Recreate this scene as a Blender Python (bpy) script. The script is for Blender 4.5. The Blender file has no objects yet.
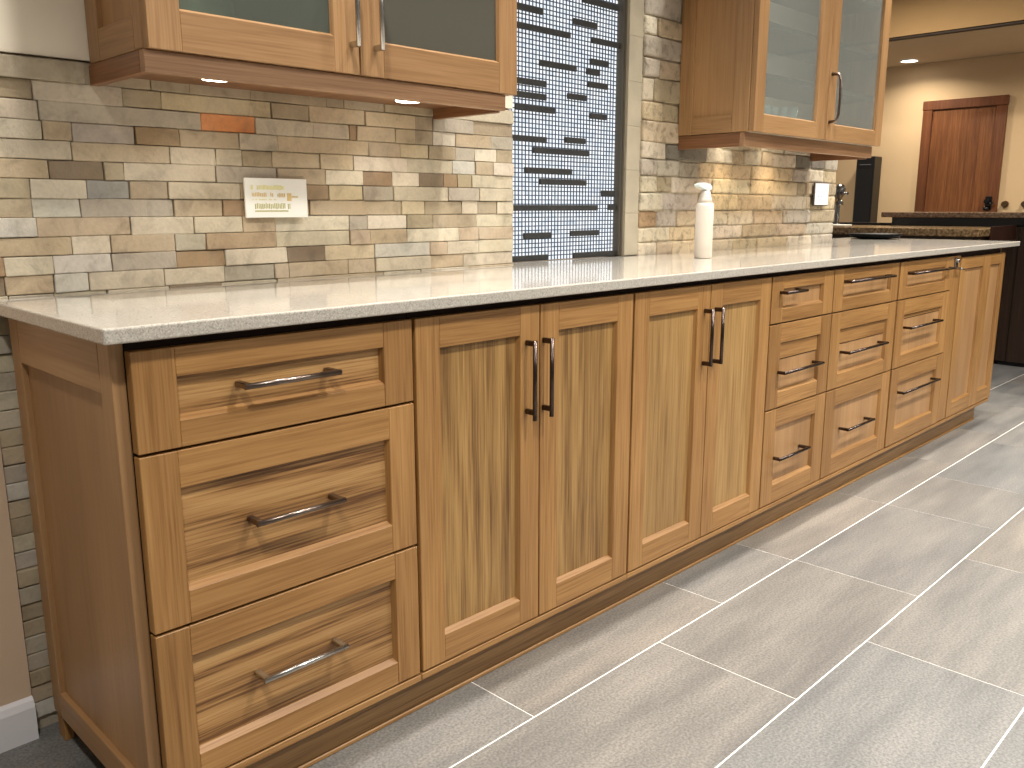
import bpy, bmesh, math, random
from mathutils import Vector, Matrix
random.seed(7)
PI = math.pi
C = bpy.context.scene.collection
scene = bpy.context.scene
def s2l(r, g, b):
    def f(c):
        c /= 255.0
        return c/12.92 if c <= .04045 else ((c+.055)/1.055)**2.4
    return (f(r), f(g), f(b), 1.0)

# ------------------------------------------------------------------ camera
cd = bpy.data.cameras.new('camera'); cam = bpy.data.objects.new('camera', cd); C.objects.link(cam)
yaw, pitch, roll, fpx = math.radians(45.3274), math.radians(11.5576), math.radians(-0.079), 861.534
F = Vector((math.sin(yaw)*math.cos(pitch), math.cos(yaw)*math.cos(pitch), -math.sin(pitch)))
R0 = Vector((math.cos(yaw), -math.sin(yaw), 0)); U0 = R0.cross(F)
R1 = R0*math.cos(roll)+U0*math.sin(roll); U1 = -R0*math.sin(roll)+U0*math.cos(roll)
M = Matrix(((R1.x, U1.x, -F.x), (R1.y, U1.y, -F.y), (R1.z, U1.z, -F.z))).to_4x4()
M.translation = Vector((-0.50787, -1.31672, 1.08634)); cam.matrix_world = M
cd.sensor_fit = 'HORIZONTAL'; cd.sensor_width = 36.0; cd.lens = 36.0*fpx/1024.0; cd.clip_start = .02
scene.camera = cam

# ------------------------------------------------------------------ world, lights, exposure
w = bpy.data.worlds.new('world'); scene.world = w; w.use_nodes = True
w.node_tree.nodes['Background'].inputs[0].default_value = (1.0, .97, .93, 1)
w.node_tree.nodes['Background'].inputs[1].default_value = 0.27
scene.view_settings.view_transform = 'Standard'; scene.view_settings.look = 'None'
scene.view_settings.gamma = 1.0; scene.view_settings.use_curve_mapping = False
scene.view_settings.exposure = -0.2
def lamp(name, loc, power, col=(1, .95, .885), size=.16, spread=150, rot=(0, 0, 0)):
    d = bpy.data.lights.new(name, 'AREA'); d.shape = 'DISK'; d.size = size; d.energy = power
    d.color = col; d.spread = math.radians(spread)
    o = bpy.data.objects.new(name, d); o.location = loc; o.rotation_euler = rot; C.objects.link(o); return o
for x in (.35, 1.25, 2.45, 3.45, 4.45):                       # ceiling downlights close to the counter
    lamp('ceiling_downlight', (x, -.035, 2.7), 13, size=.06, spread=105)
for x in (1.0, 2.2, 3.4, 4.6):                       # ceiling downlights over the aisle
    lamp('aisle_and_fill_light', (x, -1.25, 2.7), 28, size=.2, spread=125)
lamp('aisle_and_fill_light', (-.7, -1.2, 2.7), 30, size=.2, spread=125)  # added fill lamp brightening the left wall and end panel
for x in (1.6, 3.2, 5.2):
    lamp('room_downlight', (x, -2.6, 2.7), 36, size=.25)

# ------------------------------------------------------------------ material helpers
def newmat(name):
    m = bpy.data.materials.new(name); m.use_nodes = True
    nt = m.node_tree; b = nt.nodes['Principled BSDF']; return m, nt, b
def N(nt, t, **kw):
    n = nt.nodes.new(t)
    for k, v in kw.items(): setattr(n, k, v)
    return n
def ramp(nt, stops):
    r = N(nt, 'ShaderNodeValToRGB'); e = r.color_ramp.elements
    e[0].position, e[0].color = stops[0]; e[1].position, e[1].color = stops[-1]
    for p, c in stops[1:-1]:
        x = e.new(p); x.color = c
    return r
def plain(name, col, rough=.5, metal=0.0, noise=0.0, nscale=8.0, bump=0.0, coat=0.0):
    m, nt, b = newmat(name)
    b.inputs['Base Color'].default_value = col; b.inputs['Roughness'].default_value = rough
    b.inputs['Metallic'].default_value = metal; b.inputs['Coat Weight'].default_value = coat
    if noise or bump:
        tc = N(nt, 'ShaderNodeTexCoord'); n = N(nt, 'ShaderNodeTexNoise'); n.inputs['Scale'].default_value = nscale
        n.inputs['Detail'].default_value = 4
        nt.links.new(tc.outputs['Object'], n.inputs['Vector'])
        if noise:
            lo = tuple(c*(1-noise) for c in col[:3])+(1,); hi = tuple(min(1, c*(1+noise)) for c in col[:3])+(1,)
            r = ramp(nt, [(.3, lo), (.7, hi)])
            nt.links.new(n.outputs['Fac'], r.inputs['Fac']); nt.links.new(r.outputs['Color'], b.inputs['Base Color'])
        if bump:
            bp = N(nt, 'ShaderNodeBump'); bp.inputs['Strength'].default_value = bump; bp.inputs['Distance'].default_value = .002
            nt.links.new(n.outputs['Fac'], bp.inputs['Height']); nt.links.new(bp.outputs['Normal'], b.inputs['Normal'])
    return m
def wood(name, axis, base, dark, light, strength=1.0, rough=.42, cathedral=False, fine=1.0):
    """axis: 'x' or 'z' or 'y' = grain direction"""
    m, nt, b = newmat(name); L = nt.links.new
    tc = N(nt, 'ShaderNodeTexCoord'); oi = N(nt, 'ShaderNodeObjectInfo')
    off = N(nt, 'ShaderNodeVectorMath', operation='SCALE'); off.inputs[0].default_value = (7.3, 3.1, 11.7)
    L(oi.outputs['Random'], off.inputs['Scale'])
    add = N(nt, 'ShaderNodeVectorMath', operation='ADD'); L(tc.outputs['Object'], add.inputs[0]); L(off.outputs[0], add.inputs[1])
    def sc(along, across):
        v = [across]*3; v['xyz'.index(axis)] = along
        s = N(nt, 'ShaderNodeVectorMath', operation='MULTIPLY'); s.inputs[1].default_value = v
        L(add.outputs[0], s.inputs[0]); return s
    n1 = N(nt, 'ShaderNodeTexNoise'); n1.inputs['Scale'].default_value = 1; n1.inputs['Detail'].default_value = 5; n1.inputs['Roughness'].default_value = .6
    L(sc(1.3, 48*fine).outputs[0], n1.inputs['Vector'])
    n2 = N(nt, 'ShaderNodeTexNoise'); n2.inputs['Scale'].default_value = 1; n2.inputs['Detail'].default_value = 6
    L(sc(6, 230*fine).outputs[0], n2.inputs['Vector'])
    n3 = N(nt, 'ShaderNodeTexNoise'); n3.inputs['Scale'].default_value = 1; n3.inputs['Detail'].default_value = 2
    L(sc(1.2, 5.0).outputs[0], n3.inputs['Vector'])
    mx = N(nt, 'ShaderNodeMath', operation='MULTIPLY_ADD'); mx.inputs[1].default_value = .58
    L(n2.outputs['Fac'], mx.inputs[0])
    m2 = N(nt, 'ShaderNodeMath', operation='MULTIPLY'); m2.inputs[1].default_value = .42; L(n1.outputs['Fac'], m2.inputs[0])
    L(m2.outputs[0], mx.inputs[2]); fac = mx.outputs[0]
    if cathedral:
        wv = N(nt, 'ShaderNodeTexWave', wave_type='BANDS', bands_direction='X' if axis != 'x' else 'Z')
        wv.inputs['Scale'].default_value = 5.0; wv.inputs['Distortion'].default_value = 14.0
        wv.inputs['Detail'].default_value = 3; wv.inputs['Detail Scale'].default_value = .6; wv.inputs['Detail Roughness'].default_value = .5
        v = [1.0]*3; v['xyz'.index(axis)] = .22
        s = N(nt, 'ShaderNodeVectorMath', operation='MULTIPLY'); s.inputs[1].default_value = v
        L(add.outputs[0], s.inputs[0]); L(s.outputs[0], wv.inputs['Vector'])
        mm = N(nt, 'ShaderNodeMix', data_type='FLOAT'); mm.inputs[0].default_value = .11
        L(fac, mm.inputs[2]); L(wv.outputs['Fac'], mm.inputs[3]); fac = mm.outputs[0]
    q = .16/strength
    r = ramp(nt, [(.5-q, dark), (.5, base), (.5+q, light)]); L(fac, r.inputs['Fac'])
    tint = ramp(nt, [(.3, (.78, .74, .68, 1)), (.7, (1.12, 1.11, 1.09, 1))]); L(n3.outputs['Fac'], tint.inputs['Fac'])
    mul = N(nt, 'ShaderNodeMix', data_type='RGBA', blend_type='MULTIPLY'); mul.inputs[0].default_value = 1
    L(r.outputs['Color'], mul.inputs[6]); L(tint.outputs['Color'], mul.inputs[7]); L(mul.outputs[2], b.inputs['Base Color'])
    b.inputs['Roughness'].default_value = rough
    bp = N(nt, 'ShaderNodeBump'); bp.inputs['Strength'].default_value = .12; bp.inputs['Distance'].default_value = .001
    L(n2.outputs['Fac'], bp.inputs['Height']); L(bp.outputs['Normal'], b.inputs['Normal'])
    return m
def wset(pfx, base, dark, light):
    return {'v': wood(pfx+'_upright', 'z', base, dark, light, .8), 'h': wood(pfx+'_level', 'x', base, dark, light, .8),
            'd': wood(pfx+'_deep', 'y', base, dark, light, .8)}
WD = wset('honey_oak', s2l(164, 122, 71), s2l(128, 87, 43), s2l(182, 141, 88))
WU = wset('upper_oak', s2l(162, 125, 84), s2l(138, 101, 64), s2l(176, 139, 98))
PANEL_H = wood('drawer_panel_oak', 'x', s2l(168, 127, 77), s2l(104, 68, 34), s2l(192, 153, 101), 1.3, cathedral=True, fine=1.15)
PANEL_V = wood('door_panel_oak', 'z', s2l(152, 117, 68), s2l(104, 72, 36), s2l(177, 142, 88), 1.1, cathedral=True)
PANEL_S = wood('side_panel_oak', 'z', s2l(166, 130, 90), s2l(150, 114, 76), s2l(176, 140, 100), .6)  # same oak, greyed to allow for bounce light on the end side
PANEL_SH = wood('side_rail_oak', 'y', s2l(166, 130, 90), s2l(150, 114, 76), s2l(176, 140, 100), .6)
PANEL_P = wood('plain_panel_oak', 'z', s2l(174, 135, 92), s2l(154, 114, 72), s2l(186, 148, 104), .7)
RAILW = wood('light_rail_oak', 'x', s2l(156, 120, 88), s2l(134, 98, 68), s2l(172, 136, 104), 1.0)
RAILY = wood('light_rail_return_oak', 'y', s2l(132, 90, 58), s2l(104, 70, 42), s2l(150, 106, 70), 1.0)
GAPM = plain('cabinet_shadow_gap_brown', s2l(44, 27, 17), .9)
INSIDE = plain('cabinet_interior', s2l(206, 200, 182), .7, noise=.05, nscale=3)
BRONZE = plain('brushed_pewter', s2l(128, 116, 108), .28, 1.0, noise=.12, nscale=60)
DARKB = plain('dark_bronze_pull', s2l(84, 74, 70), .27, 1.0, noise=.12, nscale=60)
STEEL = plain('brushed_steel', s2l(190, 188, 184), .26, 1.0, noise=.06, nscale=90)
BLACKM = plain('black_glossy', s2l(14, 13, 14), .22, noise=.2)
WHITE = plain('white_plastic', s2l(250, 249, 242), .35)

def attr_stone(name, bumpd, rough=.75, nscale=22, lo=.80, patch=.5):
    m, nt, b = newmat(name); L = nt.links.new
    at = N(nt, 'ShaderNodeAttribute', attribute_name='col'); tc = N(nt, 'ShaderNodeTexCoord')
    n = N(nt, 'ShaderNodeTexNoise'); n.inputs['Scale'].default_value = nscale; n.inputs['Detail'].default_value = 6; n.inputs['Roughness'].default_value = .62
    n.inputs['Distortion'].default_value = .6
    n2 = N(nt, 'ShaderNodeTexNoise'); n2.inputs['Scale'].default_value = nscale*7; n2.inputs['Detail'].default_value = 5
    L(tc.outputs['Object'], n.inputs['Vector']); L(tc.outputs['Object'], n2.inputs['Vector'])
    r = ramp(nt, [(.28, (lo, lo*.965, lo*.92, 1)), (.48, (.98, .975, .97, 1)), (.72, (1.12, 1.115, 1.11, 1))]); L(n.outputs['Fac'], r.inputs['Fac'])
    r2 = ramp(nt, [(.3, (.92, .92, .92, 1)), (.7, (1.06, 1.06, 1.06, 1))]); L(n2.outputs['Fac'], r2.inputs['Fac'])
    a = N(nt, 'ShaderNodeMix', data_type='RGBA', blend_type='MULTIPLY'); a.inputs[0].default_value = 1
    L(at.outputs['Color'], a.inputs[6]); L(r.outputs['Color'], a.inputs[7])
    c = N(nt, 'ShaderNodeMix', data_type='RGBA', blend_type='MULTIPLY'); c.inputs[0].default_value = 1
    L(a.outputs[2], c.inputs[6]); L(r2.outputs['Color'], c.inputs[7])
    n3 = N(nt, 'ShaderNodeTexNoise'); n3.inputs['Scale'].default_value = 7.5; n3.inputs['Detail'].default_value = 3; L(tc.outputs['Object'], n3.inputs['Vector'])
    r3 = ramp(nt, [(.36, s2l(148, 138, 120)), (.5, s2l(190, 178, 152)), (.64, s2l(206, 198, 178))]); L(n3.outputs['Fac'], r3.inputs['Fac'])
    d = N(nt, 'ShaderNodeMix', data_type='RGBA'); d.inputs[0].default_value = patch*.5; L(c.outputs[2], d.inputs[6]); L(r3.outputs['Color'], d.inputs[7]); L(d.outputs[2], b.inputs['Base Color'])
    b.inputs['Roughness'].default_value = rough
    sm = N(nt, 'ShaderNodeMath', operation='MULTIPLY_ADD'); sm.inputs[1].default_value = .35; L(n2.outputs['Fac'], sm.inputs[0]); L(n.outputs['Fac'], sm.inputs[2])
    bp = N(nt, 'ShaderNodeBump'); bp.inputs['Strength'].default_value = .6; bp.inputs['Distance'].default_value = bumpd
    L(sm.outputs[0], bp.inputs['Height']); L(bp.outputs['Normal'], b.inputs['Normal'])
    return m
LEDGE = attr_stone('ledgestone', .005, .7, 18, .56, .5)
TUMBLE = attr_stone('tumbled_stone', .012, .85, 30, .36, .3)

def quartz():
    m, nt, b = newmat('speckled_quartz'); L = nt.links.new
    tc = N(nt, 'ShaderNodeTexCoord'); n = N(nt, 'ShaderNodeTexNoise'); n.inputs['Scale'].default_value = 420; n.inputs['Detail'].default_value = 3
    L(tc.outputs['Object'], n.inputs['Vector'])
    r = ramp(nt, [(.30, s2l(150, 144, 134)), (.45, s2l(184, 178, 167)), (.56, s2l(194, 188, 177)), (.72, s2l(216, 212, 203))])
    L(n.outputs['Fac'], r.inputs['Fac']); L(r.outputs['Color'], b.inputs['Base Color'])
    b.inputs['Roughness'].default_value = .09; b.inputs['Specular IOR Level'].default_value = 1.0
    return m
QUARTZ = quartz()
def granite(name, base, dark, light):
    m, nt, b = newmat(name); L = nt.links.new
    tc = N(nt, 'ShaderNodeTexCoord'); n = N(nt, 'ShaderNodeTexNoise'); n.inputs['Scale'].default_value = 60; n.inputs['Detail'].default_value = 6
    L(tc.outputs['Object'], n.inputs['Vector']); r = ramp(nt, [(.35, dark), (.5, base), (.65, light)])
    L(n.outputs['Fac'], r.inputs['Fac']); L(r.outputs['Color'], b.inputs['Base Color']); b.inputs['Roughness'].default_value = .2
    return m
def floor_mat():
    m, nt, b = newmat('porcelain_floor_tile'); L = nt.links.new
    at = N(nt, 'ShaderNodeAttribute', attribute_name='col'); tc = N(nt, 'ShaderNodeTexCoord')
    s = N(nt, 'ShaderNodeVectorMath', operation='MULTIPLY'); s.inputs[1].default_value = (2.2, 13, 1)
    L(tc.outputs['Object'], s.inputs[0])
    sh = N(nt, 'ShaderNodeVectorMath', operation='ADD'); L(s.outputs[0], sh.inputs[0]); L(at.outputs['Color'], sh.inputs[1])
    sc = N(nt, 'ShaderNodeVectorMath', operation='SCALE'); sc.inputs['Scale'].default_value = 40; L(at.outputs['Color'], sc.inputs[0])
    L(sc.outputs[0], sh.inputs[1])
    n = N(nt, 'ShaderNodeTexNoise'); n.inputs['Scale'].default_value = 1; n.inputs['Detail'].default_value = 5; n.inputs['Roughness'].default_value = .55
    L(sh.outputs[0], n.inputs['Vector'])
    n2 = N(nt, 'ShaderNodeTexNoise'); n2.inputs['Scale'].default_value = 170; n2.inputs['Detail'].default_value = 3; L(tc.outputs['Object'], n2.inputs['Vector'])
    r = ramp(nt, [(.3, (.74, .745, .76, 1)), (.5, (.98, .98, .98, 1)), (.7, (1.26, 1.23, 1.20, 1))]); L(n.outputs['Fac'], r.inputs['Fac'])
    r2 = ramp(nt, [(.34, (.70, .70, .70, 1)), (.66, (1.26, 1.26, 1.26, 1))]); L(n2.outputs['Fac'], r2.inputs['Fac'])
    a = N(nt, 'ShaderNodeMix', data_type='RGBA', blend_type='MULTIPLY'); a.inputs[0].default_value = 1
    L(at.outputs['Color'], a.inputs[6]); L(r.outputs['Color'], a.inputs[7])
    c = N(nt, 'ShaderNodeMix', data_type='RGBA', blend_type='MULTIPLY'); c.inputs[0].default_value = 1
    L(a.outputs[2], c.inputs[6]); L(r2.outputs['Color'], c.inputs[7]); L(c.outputs[2], b.inputs['Base Color'])
    b.inputs['Roughness'].default_value = .42
    return m
def glassm(name, tint, milk, milkcol, gloss_rough=.04):
    m = bpy.data.materials.new(name); m.use_nodes = True; nt = m.node_tree; nt.nodes.clear(); L = nt.links.new
    out = N(nt, 'ShaderNodeOutputMaterial'); tr = N(nt, 'ShaderNodeBsdfTransparent'); tr.inputs[0].default_value = tint
    df = N(nt, 'ShaderNodeBsdfDiffuse'); df.inputs[0].default_value = milkcol
    m1 = N(nt, 'ShaderNodeMixShader'); m1.inputs[0].default_value = milk; L(tr.outputs[0], m1.inputs[1]); L(df.outputs[0], m1.inputs[2])
    gl = N(nt, 'ShaderNodeBsdfGlossy'); gl.inputs['Roughness'].default_value = gloss_rough
    fr = N(nt, 'ShaderNodeFresnel'); fr.inputs[0].default_value = 1.5
    ge = N(nt, 'ShaderNodeNewGeometry'); iv = N(nt, 'ShaderNodeMath', operation='SUBTRACT'); iv.inputs[0].default_value = 1; L(ge.outputs['Backfacing'], iv.inputs[1])
    mf = N(nt, 'ShaderNodeMath', operation='MULTIPLY'); L(fr.outputs[0], mf.inputs[0]); L(iv.outputs[0], mf.inputs[1])
    m2 = N(nt, 'ShaderNodeMixShader'); L(mf.outputs[0], m2.inputs[0]); L(m1.outputs[0], m2.inputs[1]); L(gl.outputs[0], m2.inputs[2])
    L(m2.outputs[0], out.inputs[0]); return m
def emis(name, col, st):
    m = bpy.data.materials.new(name); m.use_nodes = True; nt = m.node_tree; nt.nodes.clear()
    o = N(nt, 'ShaderNodeOutputMaterial'); e = N(nt, 'ShaderNodeEmission'); e.inputs[0].default_value = col; e.inputs[1].default_value = st
    nt.links.new(e.outputs[0], o.inputs[0]); return m

# ------------------------------------------------------------------ mesh helpers
def box(bm, x0, x1, y0, y1, z0, z1, bev=0.0, mi=0, col=None, jit=0.0, seg=1):
    vs = [bm.verts.new((x, y, z)) for x in (x0, x1) for y in (y0, y1) for z in (z0, z1)]
    if jit:
        for v in vs: v.co += Vector([random.uniform(-jit, jit) for _ in range(3)])
    q = [(0, 1, 3, 2), (4, 6, 7, 5), (0, 4, 5, 1), (2, 3, 7, 6), (0, 2, 6, 4), (1, 5, 7, 3)]
    fs = [bm.faces.new([vs[i] for i in f]) for f in q]
    if bev:
        es = list({e for f in fs for e in f.edges})
        r = bmesh.ops.bevel(bm, geom=es, offset=bev, offset_type='OFFSET', segments=seg, profile=.5, affect='EDGES')
        fs = list({f for v in r['verts'] for f in v.link_faces} | {f for f in fs if f.is_valid})
    for f in fs: f.material_index = mi
    if col is not None:
        ly = bm.loops.layers.float_color.get('col') or bm.loops.layers.float_color.new('col')
        for f in fs:
            for l in f.loops: l[ly] = col
    return fs
def tube(bm, pts, r, n=12, mi=0, cap=True):
    """round section tube through points; r float or list"""
    pts = [Vector(p) for p in pts]; rr = r if isinstance(r, (list, tuple)) else [r]*len(pts); rings = []
    for i, p in enumerate(pts):
        d = (pts[min(i+1, len(pts)-1)]-pts[max(i-1, 0)]).normalized()
        a = d.orthogonal().normalized() if i == 0 else (a0-d*a0.dot(d)).normalized()
        a0 = a; b = d.cross(a)
        rings.append([bm.verts.new(p+(a*math.cos(2*PI*k/n)+b*math.sin(2*PI*k/n))*rr[i]) for k in range(n)])
    for i in range(len(rings)-1):
        for k in range(n):
            f = bm.faces.new((rings[i][k], rings[i][(k+1) % n], rings[i+1][(k+1) % n], rings[i+1][k])); f.material_index = mi; f.smooth = True
    if cap:
        f = bm.faces.new(rings[0][::-1]); f.material_index = mi
        f = bm.faces.new(rings[-1]); f.material_index = mi
def lathe(bm, cx, cy, prof, n=32, mi=0, sx=1, sy=1, cap=True):
    rings = [[bm.verts.new((cx+r*sx*math.cos(2*PI*k/n), cy+r*sy*math.sin(2*PI*k/n), z)) for k in range(n)] for r, z in prof]
    for i in range(len(rings)-1):
        for k in range(n):
            f = bm.faces.new((rings[i][k], rings[i][(k+1) % n], rings[i+1][(k+1) % n], rings[i+1][k])); f.material_index = mi; f.smooth = True
    if cap:
        bm.faces.new(rings[0][::-1]).material_index = mi; bm.faces.new(rings[-1]).material_index = mi
def obj(name, bm, mats, parent=None, label=None, cat=None, group=None, kind=None):
    me = bpy.data.meshes.new(name)
    bmesh.ops.recalc_face_normals(bm, faces=bm.faces); bm.to_mesh(me); bm.free()
    for m in (mats if isinstance(mats, (list, tuple)) else [mats]): me.materials.append(m)
    o = bpy.data.objects.new(name, me); C.objects.link(o)
    if parent:
        o.parent = parent; o.matrix_parent_inverse = Matrix.Translation(-parent.location)
    tag(o, label, cat, group, kind); return o
def tag(o, label=None, cat=None, group=None, kind=None):
    if label: o['label'] = label
    if cat: o['category'] = cat
    if group: o['group'] = group
    if kind: o['kind'] = kind
def thing(name, loc, label, cat, group=None):
    o = bpy.data.objects.new(name, None); o.empty_display_size = .1; o.location = loc; C.objects.link(o); tag(o, label, cat, group); return o
def B(): return bmesh.new()

# ------------------------------------------------------------------ floor
GROUT = plain('pale_grout', s2l(226, 222, 214), .8)
FLOOR = floor_mat()
bm = B(); box(bm, -3, 10, -5, 6, -.03, -.0007, mi=1, col=(1, 1, 1, 1))
ys = [.965, .59, .215, -.16, -.535, -.91, -1.285, -1.66, -2.035, -2.41, -2.785, -3.16]
base_j = {2: [.0, .73, 1.50, 1.92, 2.66, 3.36, 4.05], 3: [-.27, .465, 1.195, 1.93, 2.655, 3.14, 3.87], 4: [.11, .84, 1.57, 2.315, 3.0, 3.75], 5: [-.26, .47, 1.206, 1.93, 2.66, 3.39]}
def tilecol():
    k = random.uniform(.90, 1.06); w_ = random.uniform(-3, 3)
    return tuple(c*k for c in s2l(122+w_, 119, 114-w_)[:3])+(1,)
rows = [(6, 3.2), (3.2, 2.83)]; y = 2.83
rows = []
y = 3.965
while y > -4.9:
    rows.append((y, y-.375)); y -= .375
for i, (ya, yb) in enumerate(rows):
    k = None
    for kk, yy in enumerate(ys):
        if abs(yy-ya) < .01: k = kk
    js = list(base_j.get(k, [(.365*((i*2) % 3))/1.5+.2 + .73*j for j in range(4)]))
    while js[0] > -3: js.insert(0, js[0]-.73)
    while js[-1] < 10: js.append(js[-1]+.73)
    for a, b in zip(js, js[1:]):
        a = max(a, -3); b = min(b, 10)
        if b-a < .05: continue
        g = .0018
        box(bm, a+g*.6, b-g*.6, yb+g, ya-g, -.012, 0, bev=.0006, mi=0, col=tilecol())
obj('floor', bm, [FLOOR, GROUT], kind='structure')

# ------------------------------------------------------------------ walls
PAINT = plain('cream_wall_paint', s2l(220, 192, 152), .85, noise=.03, nscale=2)
PAINT2 = plain('tan_wall_paint', s2l(206, 182, 156), .85, noise=.03, nscale=2)
PAINTU = plain('pale_wall_paint', s2l(240, 230, 210), .85, noise=.02, nscale=2)
CEILP = plain('ceiling_paint', s2l(206, 186, 158), .9, noise=.03, nscale=2)
BEAMP = plain('ochre_header_paint', s2l(178, 146, 102), .9, noise=.04, nscale=2)
BASEW = plain('white_trim_paint', s2l(232, 232, 236), .4)
PAL = {'L': (204, 192, 168), 'T': (188, 168, 138), 'C': (222, 211, 190), 'G': (178, 168, 152), 'K': (166, 149, 120), 'Y': (204, 185, 150),
       'B': (152, 120, 84), 'B2': (172, 147, 115), 'D': (112, 88, 64), 'O': (222, 132, 52), 'S': (144, 144, 142), 'W': (206, 202, 192), 'A': (204, 182, 146),
       'cap': (166, 154, 132), 'S2': (104, 98, 88)}
def scol(k, v=5):
    r, g, b = PAL[k]; d = random.uniform(-v, v)
    return s2l(r+d, g+d+random.uniform(-2, 2), b+d+random.uniform(-3, 3))
LEFT = {-1:[(-0.052,'cap'),(0.174,'K'),(0.306,'K'),(0.39,'K'),(0.534,'K'),(0.739,'K'),(0.789,'K'),(0.912,'K'),(1.088,'L')],0:[(-0.052,'K'),(0.076,'L'),(0.245,'K'),(0.326,'Y'),(0.587,'K'),(0.687,'Y'),(0.851,'Y'),(1.013,'K'),(1.076,'G'),(1.224,'K')],1:[(-0.052,'L'),(0.082,'G'),(0.411,'O'),(0.542,'L'),(0.696,'L'),(0.803,'B'),(0.824,'Y'),(0.945,'T'),(1.012,'K'),(1.075,'C'),(1.159,'T'),(1.295,'G')],2:[(-0.052,'L'),(0.086,'T'),(0.141,'G'),(0.265,'B'),(0.359,'T'),(0.499,'L'),(0.598,'Y'),(0.86,'T'),(0.963,'Y'),(1.06,'K'),(1.158,'G'),(1.231,'C'),(1.319,'K')],3:[(-0.052,'L'),(0.137,'T'),(0.336,'L'),(0.441,'L'),(0.504,'K'),(0.58,'Y'),(0.712,'Y'),(0.809,'C'),(0.982,'L'),(1.146,'W'),(1.234,'T'),(1.302,'C')],4:[(-0.052,'T'),(0.091,'D'),(0.195,'K'),(0.235,'L'),(0.438,'G'),(0.591,'T'),(0.724,'C'),(0.838,'B'),(0.931,'C'),(1.023,'D'),(1.112,'B'),(1.164,'K'),(1.218,'L'),(1.318,'L')],5:[(-0.052,'K'),(0.053,'C'),(0.158,'S'),(0.244,'K'),(0.325,'L'),(0.494,'T'),(0.624,'B'),(0.734,'Y'),(0.836,'G'),(0.907,'G'),(0.936,'L'),(1.126,'G'),(1.245,'L')],6:[(-0.052,'K'),(0.053,'W'),(0.143,'G'),(0.336,'T'),(0.449,'B'),(0.547,'T'),(0.677,'T'),(0.847,'T'),(0.962,'Y'),(1.042,'K'),(1.178,'L'),(1.241,'K'),(1.318,'L')],7:[(-0.052,'W'),(0.058,'T'),(0.24,'L'),(0.378,'L'),(0.494,'T'),(0.579,'C'),(0.793,'G'),(0.849,'C'),(0.978,'K'),(1.069,'K'),(1.236,'L')],8:[(-0.052,'T'),(0.119,'C'),(0.195,'T'),(0.332,'G'),(0.403,'B2'),(0.579,'L'),(0.791,'T'),(0.854,'T'),(0.976,'C'),(1.165,'T'),(1.244,'T')],9:[(-0.052,'B'),(-0.008,'L'),(0.081,'W'),(0.194,'G'),(0.333,'B'),(0.446,'C'),(0.607,'D'),(0.714,'Y'),(0.868,'W'),(1.056,'T'),(1.119,'L'),(1.243,'L')],10:[(-0.052,'D'),(-0.01,'T'),(0.079,'W'),(0.145,'L'),(0.303,'L'),(0.443,'G'),(0.572,'T'),(0.61,'T'),(0.712,'T'),(0.785,'T'),(0.87,'L'),(1.059,'T'),(1.183,'L')],11:[(-0.052,'L'),(-0.007,'G'),(0.076,'L'),(0.179,'L'),(0.311,'D'),(0.433,'L'),(0.578,'T'),(0.786,'T'),(0.895,'L'),(1.022,'L'),(1.206,'T')]}
RIGHT = [[(2.073,'G'),(2.304,'K')],[(2.082,'C'),(2.165,'T'),(2.335,'G')],[(2.085,'G'),(2.34,'K')],[(2.083,'G'),(2.173,'T'),(2.345,'L')],[(2.081,'L'),(2.146,'K'),(2.35,'T')],[(2.084,'T'),(2.2,'K'),(2.355,'T')],[(2.081,'T'),(2.313,'K'),(2.47,'L'),(2.769,'T')],[(2.079,'L'),(2.233,'S2'),(2.503,'L'),(2.697,'T'),(2.791,'L'),(2.932,'T'),(3.027,'L'),(3.162,'C'),(3.256,'S2'),(3.403,'S2'),(3.537,'G')],[(2.075,'G'),(2.179,'G'),(2.328,'G'),(2.465,'A'),(2.863,'A'),(3.052,'A'),(3.226,'G'),(3.362,'L'),(3.536,'T')],[(2.078,'L'),(2.183,'K'),(2.279,'L'),(2.556,'L'),(2.853,'Y'),(3.272,'K'),(3.36,'T'),(3.545,'K')],[(2.081,'L'),(2.218,'G'),(2.467,'Y'),(2.753,'Y'),(3.048,'L'),(3.379,'T'),(3.534,'Y')],[(2.078,'B'),(2.189,'G'),(2.32,'T'),(2.458,'L'),(2.681,'L'),(2.899,'T'),(3.156,'G'),(3.419,'K')],[(2.081,'L'),(2.277,'A'),(2.455,'L'),(2.806,'K'),(3.099,'T'),(3.386,'G')],[(2.083,'L'),(2.195,'T'),(2.293,'A'),(2.466,'L'),(2.73,'K'),(2.937,'T'),(3.208,'L'),(3.455,'G')]]
ZB = [1.83,1.745,1.681,1.606,1.54,1.459,1.393,1.319,1.26,1.2,1.14,1.075,1.015,.96,.905]
WL = .550          # face of the left stone wall
WR_ = .590         # face of the right stone wall
bm = B()
box(bm, -.052, 1.388, .562, .72, 0, 1.372, mi=0, col=s2l(176, 166, 146))
g = .0008
for k, r in LEFT.items():
    z1 = 1.328-.0371*k; z0 = z1-.0371
    if k == -1: z1 = 1.368; z0 = 1.328
    for i, (x, c) in enumerate(r):
        x1 = r[i+1][0] if i+1 < len(r) else 1.388
        d = random.uniform(-.003, .003) - (.006 if c == 'cap' else 0)
        box(bm, x+g, x1-g, WL+d, .566, z0+g*.7, z1-g*.7, bev=.0018, col=scol(c), jit=.0010, seg=2)
z1 = 1.328-.0371*12
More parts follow.
